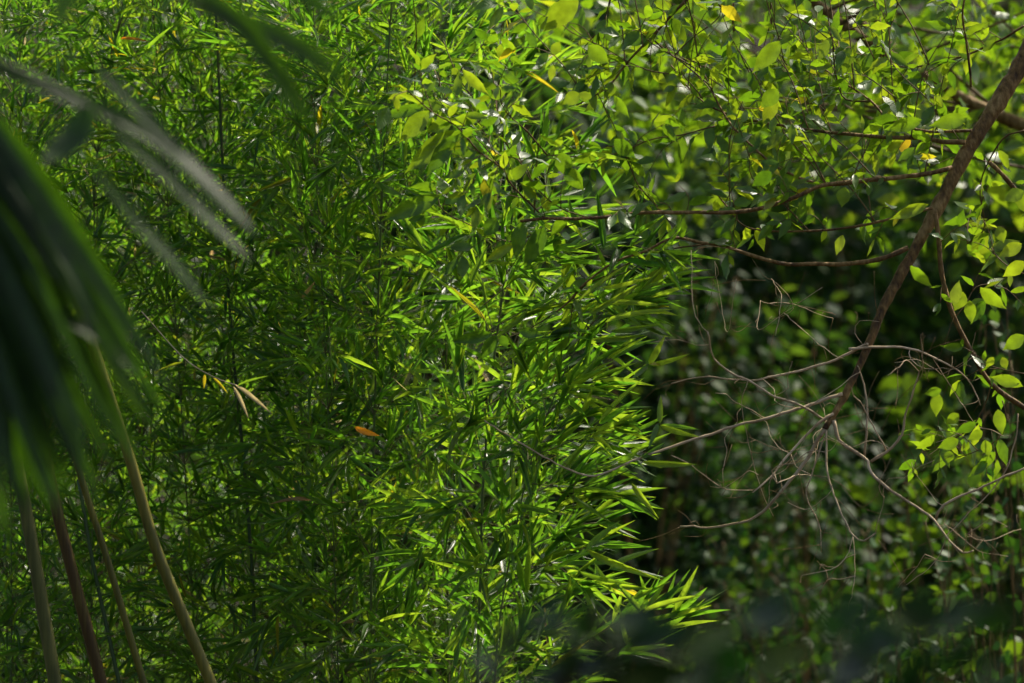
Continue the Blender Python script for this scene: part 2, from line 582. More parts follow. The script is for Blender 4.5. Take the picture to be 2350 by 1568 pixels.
# low creeper plants closer in, lower corner
def creeper(u, Y, h, n, label, size=(.03, .06), varr=(.2, .9), mat=None):
    base = at(u, 784, Y); base[2] = float(terrain_height(base[0], Y)) - .1
    t = thing("creeper_plant", base, label, "plant", "leafy creepers low in the shade")
    lv = Leaves(SMALL_T)
    for s in range(9):
        a = U(0, 6.28); rr = U(.05, .42)
        e = base + np.array([math.cos(a) * rr, math.sin(a) * rr * .6, h * U(.7, 1.05)])
        p = smooth_path([base, (base + e) / 2 + rng.normal(size=3) * .06, e, e + [U(-.1, .1), U(-.1, .05), -.05]], .03)
        tb = Tubes(); tb.add(p, np.linspace(.004, .0015, len(p)), 5); tb.build("stem", M_twig, t)
        for _ in range(n // 9):
            i = rng.integers(int(len(p) * .25), len(p))
            P = p[i] + rng.normal(size=3) * .035
            D = unit(rng.normal(size=3) + [0, -.3, -.5])
            N = unit(rng.normal(size=3) * .45 + [-.45, .25, .7])
            l = U(*size)
            lv.add(P, D, N, l, l * U(.65, .95), U(0, .3), U(*varr))
    BATCHES.append((lv, mat or M_tree2, t, 90, "foliage"))


M_tree2 = leaf_material("creeper_leaf",  # tones lowered in place of shade, brightest stop looks sunlit
    [(0, (.02, .06, .012)), (.5, (.035, .09, .014)), (1, (.06, .12, .014))],
    [(0, (.02, .08, .008)), (.5, (.045, .13, .008)), (1, (.20, .34, .010))], .34, .5, 'pinnate', spec=.25)
creeper(2310, 17.6, 2.05, 300, "tall creeper with small round leaves climbing at the picture's edge")
creeper(2180, 18.2, 1.55, 280, "small-leaved creeper below the forked dead twig")
creeper(2050, 18.6, 1.35, 240, "small-leaved creeper above the grey blurred leaves, left of the tall creeper")
creeper(1890, 19.3, 1.30, 220, "small-leaved creeper low in the hollow, below the hooked twig")
creeper(1730, 19.6, 1.35, 220, "small-leaved creeper at the foot of the hollow near the bamboo tips")
creeper(2140, 19.6, 1.95, 220, "creeper with large leaves toned bright as if sunlit behind the forked twig", size=(.07, .12), varr=(.8, 1.))  # sunlit look put in by picking the brightest leaf tones

# ------------------------------------------------------------------ bamboo
def bamboo_leaf(lv, P, D, lmin, lmax, varbias=0.):
    l = lmin + (lmax - lmin) * U(0, 1) ** 1.2
    N = unit(rng.normal(size=3) * .5 + (np.array([.25, .45, .7]) if U(0, 1) < .62 else np.array([.15, -.4, .7])))
    v = U(0, .80) if U(0, 1) > .013 else U(.88, .98)
    lv.add(P, D, N, l, l * U(.068, .115), U(-.05, .05) if U(0, 1) < .75 else U(.05, .28), min(1, v + varbias if v < .86 else v))


def leafy_branch(lv, tw, path, r0, lmin, lmax, start=.3, gap=.035, tip=4, spread=1.):
    """a branchlet with leaves in flat fans along it and at its tip"""
    path = np.asarray(path)
    tw.add(path, np.linspace(r0, r0 * .35, len(path)), 4, cap=False)
    T = unit(np.gradient(path, axis=0))
    seg = np.linalg.norm(np.diff(path, axis=0), axis=1)
    tot = seg.sum(); cum = np.concatenate([[0], np.cumsum(seg)])
    s = tot * start
    side = 1
    while s < tot - .01:
        i = min(np.searchsorted(cum, s), len(path) - 1)
        d = T[i]
        lat = unit(np.cross(d, unit(rng.normal(size=3) * .6 + [0, 0, 1])))
        k = rng.integers(1, 4)
        o = path[i]
        if k > 1:
            e = o + unit(d + lat * side * U(.4, 1.0) + [0, 0, U(-.1, .3)]) * U(.02, .06)
            tw.add([o, e], [r0 * .45, r0 * .3], 3, cap=False)
            o = e
        for q in range(k):
            bamboo_leaf(lv, o, unit(d * U(.5, 1.1) + (lat * side * U(.1, 1.1) + np.array([0, 0, U(-.35, .65)])) * spread), lmin, lmax)
        side = -side
        s += gap * U(.7, 1.4)
    d = T[-1]
    for q in range(tip):
        bamboo_leaf(lv, path[-1], unit(d + rng.normal(size=3) * [.5, .5, .45] * spread), lmin, lmax)


def bamboo(pts, Y, r, label, group=None, cap=110, leaf=(.085, .155), nb=6, reach=(.14, .42), spacing=.19, mat=None, bias=(0, 0, 0),
           z_from=.75, sprays=(), dy=(0, 0)):
    """a culm along the traced points, from the ground up, with leafy branchlets at its nodes"""
    mat = mat or M_culm_green
    Ys = np.linspace(Y + dy[0], Y + dy[1], len(pts))
    W = [at(u, v, y) for (u, v), y in zip(pts, Ys)]          # top first
    W = W[::-1]
    down = W[0] - W[1]; k = (W[0][2] + .12) / max(-unit(down)[2], .2)
    base = W[0] + unit(down) * k * np.array([.75, .75, 1]); base[2] = -.12
    path = smooth_path([base] + W, .04)
    t = thing("bamboo_plant", base, label, "bamboo", group)
    tb = Tubes(); tb.add(path, np.linspace(r, r * .5, len(path)), 10)
    culm = tb.build("culm", mat, t)
    seg = np.concatenate([[0], np.cumsum(np.linalg.norm(np.diff(path, axis=0), axis=1))])
    lv, tw = Leaves(BAMBOO_T), Tubes()
    tw.add([base, base + [0, 0, .05]], .002, 3)
    s = U(.3, .45)
    while s < seg[-1] - .02:
        i = np.searchsorted(seg, s)
        o = path[i]; rr = r * (1 - .5 * s / seg[-1]); T = unit(path[i] - path[i - 1])
        ring = Tubes(); ring.add([o - T * rr * .55, o - T * rr * .15, o + T * rr * .15, o + T * rr * .55], [rr * 1.02, rr * 1.4, rr * 1.3, rr * 1.01], 10)
        if o[2] > .9 and o[2] < 2.95:
            ring.build("node_ring", M_node, culm)
        if o[2] > z_from:
            a0 = U(0, 6.28)
            for b in range(nb):
                a = a0 + b * 6.283 / nb + U(-.4, .4)
                h = np.array([math.cos(a), math.sin(a), 0]) + np.asarray(bias)
                ln = U(*reach)
                d0 = unit(h * U(.5, 1.2) + np.array([0, 0, U(.3, 1.9)])); d1 = unit(h + rng.normal(size=3) * .35 + np.array([0, 0, U(-.5, .6)]))
                p = smooth_path([o, o + d0 * ln * .45, o + d0 * ln * .45 + unit(d0 + d1) * ln * .3, o + d0 * ln * .45 + unit(d0 + d1) * ln * .3 + d1 * ln * .3], .02)
                leafy_branch(lv, tw, p, .0014, *leaf, start=U(.1, .45), gap=.032, tip=rng.integers(2, 6))
        s += spacing * U(.85, 1.15)
    for sp in sprays:
        yy = Y + U(-.12, .05)
        y1 = yy + U(-.18, .12)
        p = smooth_path([at(u, v, q) for (u, v), q in zip(sp, np.linspace(yy, y1, len(sp)))], .02)
        leafy_branch(lv, tw, p, .0016, .11, .185, start=.12, gap=.032, tip=5, spread=.55)
    o = tw.build("twigs", M_straw, t); o["kind"] = "stuff"
    BATCHES.append((lv, M_bamboo, t, cap, "foliage"))
    return t, lv


SPRAYS_A = [[(1120, 760), (1250, 690), (1380, 655), (1430, 650)], [(1120, 860), (1270, 760), (1400, 725), (1460, 715)],
            [(1120, 930), (1250, 850), (1340, 800), (1390, 790)], [(1120, 1000), (1220, 930), (1310, 890), (1350, 885)],
            [(1110, 1060), (1220, 1000), (1310, 960), (1360, 955)], [(1110, 700), (1230, 610), (1340, 585), (1420, 590)]]
SPRAYS_B = [[(1210, 1140), (1290, 1100), (1350, 1080), (1380, 1075)], [(1190, 1230), (1270, 1180), (1320, 1160), (1350, 1150)],
            [(1180, 1330), (1250, 1290), (1310, 1265), (1345, 1260)], [(1170, 1420), (1260, 1370), (1320, 1340), (1370, 1340)],
            [(1250, 1520), (1350, 1470), (1420, 1430), (1480, 1400)], [(1300, 1560), (1420, 1500), (1490, 1460), (1540, 1420)],
            [(1240, 1040), (1320, 1010), (1380, 990), (1410, 980)], [(1200, 1260), (1270, 1230), (1330, 1205), (1370, 1200)],
            [(1190, 1300), (1260, 1300), (1330, 1310), (1380, 1325)], [(1220, 1110), (1300, 1120), (1370, 1125), (1410, 1135)]]
G = "green leafy bamboo stem deep in the thicket among its look-alikes"
bamboo([(1185, 420), (1150, 700), (1125, 900), (1107, 1141), (1104, 1282), (1096, 1560)], 15.45, .0055,
       "dark slim bamboo stem with bright leaves at the thicket's middle, above the fanned sprays", cap=280, mat=M_culm_leafy, sprays=SPRAYS_A, bias=(.35, -.1, 0), nb=5, reach=(.12, .34), leaf=(.10, .175))
bamboo([(1400, 640), (1330, 780), (1268, 920), (1218, 1061), (1180, 1230), (1150, 1400), (1135, 1560)], 15.3, .0035,
       "thin bamboo stem leaning out to the thicket's sunny edge beside the dark hollow", cap=280, mat=M_culm_leafy, sprays=SPRAYS_B, bias=(.5, -.1, 0), nb=4, reach=(.10, .28), leaf=(.10, .18))
bamboo([(905, -80), (893, 100), (880, 378), (865, 780), (855, 1131), (850, 1560)], 15.75, .0045,
       "upright bamboo stem with bundled branches, between the dark culm and the sunny sprays", cap=240, mat=M_culm_leafy)
bamboo([(490, -80), (497, 60), (512, 400), (530, 750), (569, 1171), (590, 1560)], 16.0, .0070,
       "dark thin bamboo culm standing behind the grey palm leaflet tips", cap=220, leaf=(.065, .13))
FILL = [(700, 16.3, 150, 0), (1010, 16.1, 150, 0), (1180, 16.5, 130, 0), (330, 16.6, 150, 1), (160, 16.8, 150, 1), (10, 17.0, 120, 1), (600, 17.2, 100, 0),
        (810, 17.0, 110, 0), (440, 17.7, 90, 1), (250, 17.9, 90, 1), (1080, 17.3, 90, 0), (760, 15.9, 140, 0), (420, 16.2, 140, 1), (90, 16.3, 120, 1), (930, 16.6, 120, 0), (60, 17.4, 90, 1), (200, 17.4, 90, 1), (520, 16.6, 100, 1), (40, 16.1, 110, 1), (235, 16.1, 110, 1)]
for u, y, cap, small in FILL:
    b = U(-90, 90); q = U(-60, 60)
    top = -120; y = 15.55 + (y - 15.55) * .75
    bamboo([(u + b, top), (u + b * .3 + q, 350), (u + q * .5, 850), (u - b * .4, 1560)], y, .0028, G, "stems inside the bamboo thicket", cap=cap,
           leaf=(.06, .125) if small else (.075, .15), nb=7, spacing=.17, reach=(.12, .38), mat=M_culm_leafy)

# hero leaves on short stalks: single dead, bleached and sunny leaves the eye goes to
def hero_leaf(lv, a, b, Y, wpx, var, bend=.1, dy=0., nrm=(0, -.8, .5)):
    A, B = at(*a, Y), at(*b, Y + dy)
    lv.add(A, unit(B - A), np.array(nrm) + rng.normal(size=3) * .12, np.linalg.norm(B - A), wpx * K * Y, bend, var)


hero = thing("bamboo_branch", at(1345, 1262, 15.15), "outermost bamboo branch tips with long leaves against the dark hollow", "bamboo")
hl, ht = Leaves(BAMBOO_T), Tubes()
ht.add(smooth_path([at(1180, 1330, 15.2), at(1270, 1290, 15.16), at(1345, 1262, 15.12)]), .0013, 4)
ht.add(smooth_path([at(1300, 1010, 15.2), at(1400, 1010, 15.15), at(1515, 972, 15.1)]), .0013, 4)
ht.add(smooth_path([at(1340, 880, 15.2), at(1420, 860, 15.15), at(1490, 836, 15.1)]), .0013, 4)
ht.add(smooth_path([at(1330, 1120, 15.2), at(1420, 1090, 15.15), at(1475, 1060, 15.12)]), .0013, 4)
ht.add(smooth_path([at(1380, 1570, 15.2), at(1430, 1480, 15.15), at(1475, 1405, 15.12)]), .0013, 4)
ht.build("twigs", M_culm_green, hero)["kind"] = "stuff"
for a, b, w, v in [((1345, 1262), (1425, 1192), 18, .5), ((1345, 1260), (1520, 1336), 20, .8), ((1345, 1262), (1330, 1275), 10, .4), ((1350, 1255), (1405, 1240), 14, .2),
                   ((1515, 972), (1516, 905), 16, .7), ((1515, 975), (1608, 1006), 17, .75), ((1515, 978), (1608, 990), 12, .4), ((1510, 975), (1488, 1030), 15, .1),
                   ((1490, 836), (1528, 768), 18, .75), ((1490, 836), (1585, 814), 15, .7), ((1490, 836), (1520, 838), 10, .9), ((1485, 840), (1445, 872), 14, .4),
                   ((1475, 1060), (1602, 1068), 18, .75), ((1470, 1050), (1530, 1015), 16, .2), ((1460, 1040), (1410, 1060), 15, .5), ((1450, 1110), (1512, 1192), 16, .8),
                   ((1475, 1405), (1612, 1358), 16, .8), ((1480, 1410), (1530, 1330), 15, .75), ((1470, 1405), (1408, 1330), 15, .6), ((1475, 1420), (1600, 1395), 16, .6),
                   ((1470, 1440), (1590, 1430), 14, .7), ((1440, 1470), (1560, 1450), 15, .7), ((1440, 1480), (1420, 1395), 13, .7), ((1430, 1490), (1530, 1480), 14, .5),
                   ((1430, 1380), (1540, 1335), 12, .7), ((1395, 1330), (1360, 1290), 12, .6), ((1380, 1340), (1500, 1352), 15, .75), ((1330, 1310), (1460, 1345), 15, .6),
                   ((1210, 1360), (1185, 1260), 19, .5), ((1212, 1360), (1216, 1230), 17, .6), ((1205, 1360), (1185, 1290), 14, .3),
                   ((1350, 720), (1470, 650), 15, .8), ((1380, 700), (1540, 700), 15, .8), ((1390, 740), (1545, 705), 16, .75), ((1400, 760), (1520, 745), 14, .6),
                   ((1380, 660), (1500, 632), 14, .8), ((1360, 780), (1490, 770), 15, .7), ((1330, 690), (1440, 610), 14, .8)]:
    hero_leaf(hl, a, b, U(14.95, 15.12), w * .9, v, U(-.02, .1), U(-.06, .06), nrm=(-.15, -.8, -.3) if U(0, 1) < .75 else (0, -.8, .5))
BATCHES.append((hl, M_bamboo, hero, 300, "foliage"))

dry = thing("bamboo_branch", at(350, 750, 15.2), "dry straw-coloured bamboo twig with drooping bleached leaves, left of the middle", "bamboo")
dl, dt = Leaves(BAMBOO_T), Tubes()
dt.add(smooth_path([at(325, 715, 15.3), at(420, 820, 15.25), at(490, 865, 15.2), at(545, 885, 15.15)]), .0016, 5)
dt.build("stalk", M_deadwood, dry)
for a, b, w, v in [((540, 884), (628, 952), 22, .962), ((536, 888), (572, 962), 20, .962), ((470, 860), (468, 893), 16, .93), ((420, 832), (360, 850), 13, .85), ((490, 868), (525, 905), 14, .92),
                   ((545, 886), (620, 860), 12, .6)]:
    hero_leaf(dl, a, b, 15.0, w * .5, v, .05)
BATCHES.append((dl, M_bamboo, dry, 300, "foliage"))

ol = Leaves(BAMBOO_T)
orange = thing("dead_bamboo_leaf", at(815, 982, 15.2), "bright orange dead leaf caught beside the upright bamboo stem", "leaf")
hero_leaf(ol, (815, 980), (872, 1002), 14.95, 17, 1.0, 0.02, nrm=(-.2, -.75, -.4))
orow = ol.arr()[0]
leaf_object(orow, BAMBOO_T, M_bamboo, orange, "blade")
ol = Leaves(BAMBOO_T)
orange = thing("dead_bamboo_leaf", at(275, 90, 15.8), "rust-red dead leaf lying level near the top edge", "leaf")
hero_leaf(ol, (275, 90), (345, 94), 15.8, 9, 1.0, 0.02)
leaf_object(ol.arr()[0], BAMBOO_T, M_bamboo, orange, "blade")


# leaning bare culms, lower corner
def bare_culm(pts, Y, rpx, mat, label, nodes):
    W = [at(u, v, Y) for u, v in pts]
    d = unit(W[-1] - W[-2])
    ext = W[-1] + d * ((W[-1][2] + .1) / -d[2])
    path = smooth_path(W + [ext], .04)
    t = thing("bamboo_culm", ext, label, "bamboo")
    r = rpx * .86 * K * Y
    tb = Tubes(); tb.add(path, np.linspace(r * .85, r * 1.1, len(path)), 18)
    stem = tb.build("stem", mat, t)
    uv = proj(path)
    for v in nodes:
        i = int(np.argmin(abs(uv[:, 1] - v))); o = path[i]; T = unit(path[min(i + 1, len(path) - 1)] - path[i - 1])
        rg = Tubes(); rg.add([o - T * r * .6, o - T * r * .25, o - T * r * .05, o + T * r * .1, o + T * r * .45], np.array([1.08, 1.18, 1.36, 1.10, 1.20]) * r * 1.0, 18)
        rg.build("node_ring", M_node, stem)
        for q in range(2):
            a = unit(np.array([U(-1, 1), U(-1, .2), .4]))
            e = o + a * U(.03, .09)
            st = Tubes(); st.add(smooth_path([o, (o + e) / 2 + [0, 0, .008], e], .02), [.0022] * 2 + [.001] if False else .0016, 5); st.build("branch_stub", M_node, stem)
    return t


bare_culm([(120, 520), (215, 800), (275, 980), (312, 1100), (355, 1250), (415, 1400), (487, 1575)], 14.9, 16, M_culm_olive,
          "thick olive bare bamboo culm with a sunlit edge, leaning past the palm leaves", [790, 1165, 1480])
bare_culm([(-40, 700), (25, 1000), (50, 1120), (82, 1300), (128, 1575)], 15.0, 19, M_culm_grey, "grey-green bare bamboo culm nearest the picture's edge", [1468, 1210, 1000])
bare_culm([(60, 800), (120, 1120), (160, 1290), (235, 1575)], 15.3, 17, M_culm_rust, "rust-brown bare bamboo culm between the grey-green and the thin ones", [1330, 1180, 1480])
bare_culm([(90, 700), (150, 960), (190, 1110), (245, 1280), (332, 1575)], 15.2, 10, M_culm_olive, "thin olive bare bamboo culm beside the rust-brown one", [1245, 1440, 900])
bare_culm([(180, 1100), (215, 1300), (275, 1575)], 15.8, 6, M_culm_green, "dark green slender bare culm behind the thin olive one", [1400])

# ------------------------------------------------------------------ the leaning tree
TY = 15.2
tree = thing("leaning_tree", (3.6, 16.2, -.1), "tree limb slanting down with long side branches and yellow-green leaves", "tree")
trunk_pts = [np.array([3.6, 16.2, -.15]), np.array([3.55, 16.1, 1.4]), np.array([3.1, 15.9, 2.6]), np.array([2.35, 15.7, 3.25]), at(2800, -420, 15.5)]
# the trunk stands outside the frame and bends over into the limb
limb_uv = [(2800, -420), (2560, -170), (2420, 10), (2350, 135), (2290, 235), (2215, 355), (2150, 480), (2085, 600), (2030, 700), (1985, 810), (1935, 915), (1893, 985)]
tp = smooth_path(trunk_pts, .05)
tb = Tubes(); tb.add(tp, np.linspace(.075, .042, len(tp)), 14); tb.build("trunk", M_bark, tree)
lp = smooth_path([at(u, v, y) for (u, v), y in zip(limb_uv, np.linspace(15.5, 15.1, len(limb_uv)))], .02)
lp += rng.normal(size=lp.shape) * .0009
LR = np.interp(proj(lp)[:, 1], [-420, 0, 235, 480, 700, 985], [.040, .027, .0215, .0175, .0125, .0075])
LR = LR * (1 + .05 * np.sin(np.arange(len(LR)) * .7) + .08 * np.sin(np.arange(len(LR)) * .21 + 1) ** 8 + .05 * rng.normal(size=len(LR)))
tb = Tubes(); tb.add(lp, LR, 14); tb.build("limb", M_bark, tree)

LEAFY = [  # points, start radius px, end radius px, depth drift (m), leaf density
    ([(2185, 385), (2115, 400), (1989, 415), (1888, 426), (1840, 447), (1775, 470), (1712, 484), (1640, 489), (1560, 489), (1479, 489), (1358, 501), (1253, 504), (1195, 508)], 8, 4, -.25, .6),
    ([(1253, 504), (1172, 423), (1152, 388), (1092, 342), (1046, 290), (991, 257), (935, 209)], 3.4, 1.6, -.25, 1.2),
    ([(1358, 501), (1288, 478), (1228, 428), (1187, 367), (1137, 352), (1091, 267)], 2.4, 1.3, -.05, 1.2),
    ([(1162, 403), (1157, 340), (1155, 282), (1168, 258)], 2, 1.1, -.1, 1.2),
    ([(1323, 514), (1240, 535), (1152, 556), (1081, 519), (1016, 483), (1001, 433)], 2.6, 1.2, .1, .9),
    ([(2084, 569), (2014, 594), (1938, 604), (1873, 604), (1787, 602), (1661, 564), (1611, 557), (1545, 546), (1480, 575), (1414, 599), (1343, 650), (1293, 705), (1200, 765)], 8, 1.6, -.1, .25),
    ([(1630, 560), (1500, 580), (1394, 630), (1330, 665), (1290, 730)], 3, 1.5, .2, .3),
    ([(2140, 478), (2014, 509), (1913, 526), (1830, 530), (1757, 531), (1707, 519), (1676, 483), (1640, 440)], 5, 1.8, .15, .7),
    ([(1994, 415), (1888, 423), (1792, 388), (1732, 342), (1686, 297), (1656, 252), (1616, 171), (1596, 143), (1561, 136)], 5, 1.8, .3, .9),
    ([(2215, 327), (2160, 325), (2130, 317), (2064, 315), (1974, 310), (1913, 305), (1812, 290), (1702, 269), (1641, 247), (1591, 212), (1540, 150)], 8, 1.8, .3, .9),
    ([(2230, 300), (2120, 300), (2039, 272), (1999, 232), (1938, 191), (1903, 166), (1868, 136), (1840, 90)], 5, 1.6, .45, 1.0),
    ([(1999, 232), (1943, 229), (1923, 191), (1913, 116), (1913, 40), (1895, -40)], 3, 1.4, .2, 1.0),
    ([(2228, 200), (2228, 176), (2219, 100), (2210, 25), (2225, -40)], 4, 2.5, -.1, .9),
    ([(1640, -60), (1555, 20), (1494, 86), (1444, 136), (1394, 201), (1323, 242)], 6, 2, .15, 1.0),
    ([(1494, 86), (1535, 121), (1579, 146), (1660, 200)], 3, 1.4, .1, .9),
    ([(1535, 170), (1484, 159), (1419, 131), (1348, 91), (1310, 60)], 2.4, 1.2, .1, 1.1),
    ([(1343, 174), (1374, 222), (1414, 302), (1439, 363), (1469, 428), (1520, 487)], 1.4, 2.4, .05, 1.0),
    ([(1640, 290), (1579, 307), (1495, 322), (1419, 353), (1343, 360), (1243, 355)], 2.6, 1.2, .1, .9),
    ([(2146, 490), (2155, 560), (2165, 650), (2190, 730), (2230, 810), (2275, 880), (2360, 942)], 8, 6.5, .05, .15),
    ([(2271, 373), (2300, 400), (2340, 445), (2420, 520)], 7, 7, .1, .6),
    ([(2350, 60), (2300, 90), (2210, 130), (2130, 150), (2050, 150), (1960, 120)], 4, 1.5, .4, 1.0),
    ([(2090, -80), (2060, 10), (2030, 110), (2040, 200), (2100, 290)], 3, 1.4, .3, 1.0),
    ([(1790, -80), (1770, 20), (1790, 120), (1850, 210), (1900, 260)], 3, 1.3, .35, 1.0),
    ([(1700, -80), (1680, 40), (1700, 130), (1760, 240)], 3, 1.3, .2, 1.0),
    ([(1420, -80), (1400, 0), (1380, 60), (1340, 110)], 3, 1.3, .1, 1.0),
    ([(2350, 300), (2300, 320), (2250, 420), (2260, 520), (2220, 560)], 3, 1.4, .2, .8),
    ([(2400, 640), (2330, 620), (2290, 590), (2270, 560)], 2.4, 1.4, .1, .8),
    ([(2190, 730), (2215, 700), (2240, 660), (2280, 650)], 2, 1.2, .05, 1.2),
    ([(2360, 860), (2310, 850), (2270, 840), (2240, 830)], 2, 1.2, .1, .9),
    ([(2275, 880), (2260, 930), (2230, 980), (2180, 1010), (2120, 1040)], 2.4, 1.2, .1, .9),
    ([(2300, 920), (2310, 960), (2290, 1010), (2230, 1040), (2190, 1050)], 2, 1.2, .1, .9),
]
BARE = [
    ([(1933, 904), (1843, 935), (1762, 962), (1651, 993), (1561, 1025), (1444, 1065), (1369, 1093), (1293, 1070), (1192, 1015), (1112, 965)], 5.5, 1.6, -.15, 0),
    ([(1990, 790), (1979, 790), (1913, 824), (1858, 841), (1762, 864), (1717, 872), (1611, 864), (1540, 880)], 5, 1.3, .1, 0),
    ([(1895, 965), (1843, 930), (1782, 907), (1717, 872), (1681, 856), (1641, 824), (1631, 790), (1624, 762)], 4, 2.0, -.2, 1),
    ([(1913, 950), (1883, 970), (1812, 1040), (1777, 1086), (1727, 1131)], 5, 1.5, -.1, 0),
    ([(1727, 1125), (1661, 1118), (1621, 1091), (1590, 1066), (1540, 1045)], 1.6, .9, -.1, 0),
    ([(1893, 985), (1853, 1055), (1802, 1116), (1762, 1161), (1717, 1196), (1636, 1209), (1561, 1209)], 6.5, 2.2, .15, 0),
    ([(1896, 985), (1895, 1020), (1898, 1081), (1908, 1126), (1938, 1196), (1958, 1227), (1984, 1239), (2009, 1224)], 3.5, 1.8, -.25, 0),
    ([(2009, 1224), (2014, 1196), (2029, 1141)], 1.4, .8, -.05, 0),
    ([(1956, 1225), (1963, 1272), (1963, 1322), (1955, 1370)], 1.5, .8, -.1, 0),
    ([(1895, 1000), (1863, 1091), (1850, 1141), (1878, 1201), (1885, 1267)], 3, 1.1, .1, 0),
    ([(1913, 965), (1928, 1010), (1963, 1035), (1994, 1055), (2001, 1081), (2034, 1116), (2084, 1149), (2120, 1174), (2145, 1194), (2170, 1227), (2210, 1267), (2233, 1264)], 6, 2, -.25, 1),
    ([(1998, 1060), (2044, 1030), (2069, 1000), (2079, 955), (2094, 914), (2110, 854), (2118, 845)], 5, 1.3, -.1, 1),
    ([(1984, 1050), (1989, 995), (1991, 920), (1974, 854), (1968, 840)], 4, 1.6, -.05, 1),
    ([(2034, 1035), (2004, 975), (1980, 930), (1958, 909), (1955, 890)], 2.4, 1.1, -.15, 1),
    ([(2147, 1192), (2165, 1161), (2215, 1134), (2276, 1106), (2360, 1070)], 4.5, 2.4, -.1, 1),
    ([(1948, 801), (2014, 796), (2089, 799), (2140, 819), (2205, 854), (2230, 884), (2250, 930)], 4.5, 1.4, .1, 1),
    ([(2336, 950), (2334, 990), (2310, 1080), (2256, 1146), (2205, 1200), (2175, 1232), (2150, 1285), (2079, 1343)], 2.2, 1.0, .15, 0),
    ([(1777, 1086), (1782, 1110), (1770, 1080), (1800, 1065), (1825, 1062)], 1.8, 1.0, -.1, 1),
    ([(1717, 872), (1700, 920), (1715, 1000), (1740, 1090), (1760, 1150), (1775, 1185)], 1.5, .8, .1, 0),
    ([(1887, 660), (1800, 720), (1740, 760), (1745, 690)], 1.0, .7, .2, 0),
    ([(1780, 770), (1792, 680), (1770, 640)], 1.2, .8, .2, 0),
    ([(2210, 1267), (2215, 1240), (2220, 1225)], 1.2, .6, -.05, 1),
    ([(2140, 819), (2160, 860), (2200, 920), (2240, 980)], 1.5, .8, .2, 0),
    ([(1690, 640), (1680, 700), (1670, 760), (1640, 600)], .9, .7, .2, 0),
]
for k in range(46):        # long thin shoots rising from the side branches
    src = LEAFY[rng.choice([0, 0, 1, 2, 7, 7, 8, 8, 9, 9, 10, 11, 13, 14, 15, 17, 20, 21, 22])][0]
    a, b = src[m_ := rng.integers(0, len(src) - 1)], src[m_ + 1]
    f = U(0, 1); u0, v0 = a[0] + (b[0] - a[0]) * f, a[1] + (b[1] - a[1]) * f
    du, dv = U(-190, 110), U(-300, -90)
    c = U(-35, 35)
    SHOOT = [(u0, v0), (u0 + du * .3 + c * .5, v0 + dv * .33), (u0 + du * .7 + c, v0 + dv * .66), (u0 + du, v0 + dv)]
    LEAFY.append((SHOOT, U(1.8, 3.0), 1.1, U(-.2, .25), .30))
for k in range(44):        # kinked dead twigs tangled through the bare fan
    src = BARE[rng.integers(0, 24)][0]
    q = np.array(src[rng.integers(1, len(src))], float)
    ang = U(0, 6.28); pts = [tuple(q)]
    for m_ in range(rng.integers(3, 6)):
        ang += rng.normal() * .55
        q = q + np.array([math.cos(ang), math.sin(ang)]) * U(18, 48)
        pts.append(tuple(q))
    BARE.append((pts, U(1.0, 1.7), .6, U(-.2, .2), 1))
TL, TW = Leaves(BROAD_T), Tubes()


def tree_leaf(P, D, lo=.030, hi=.084, var=None):
    l = U(lo, hi)
    N = unit(rng.normal(size=3) * .4 + (np.array([.2, .6, .55]) if U(0, 1) < .6 else np.array([.1, -.6, .5])))
    v = var if var is not None else (U(.0, .80) if U(0, 1) > .012 else U(.86, .96))
    TL.add(P, D, N, l, l * U(.30, .45), U(-.05, .5), v)


def depth_near(u, v):
    return float(np.interp(v, [-420, 985], [15.5, 15.1]))


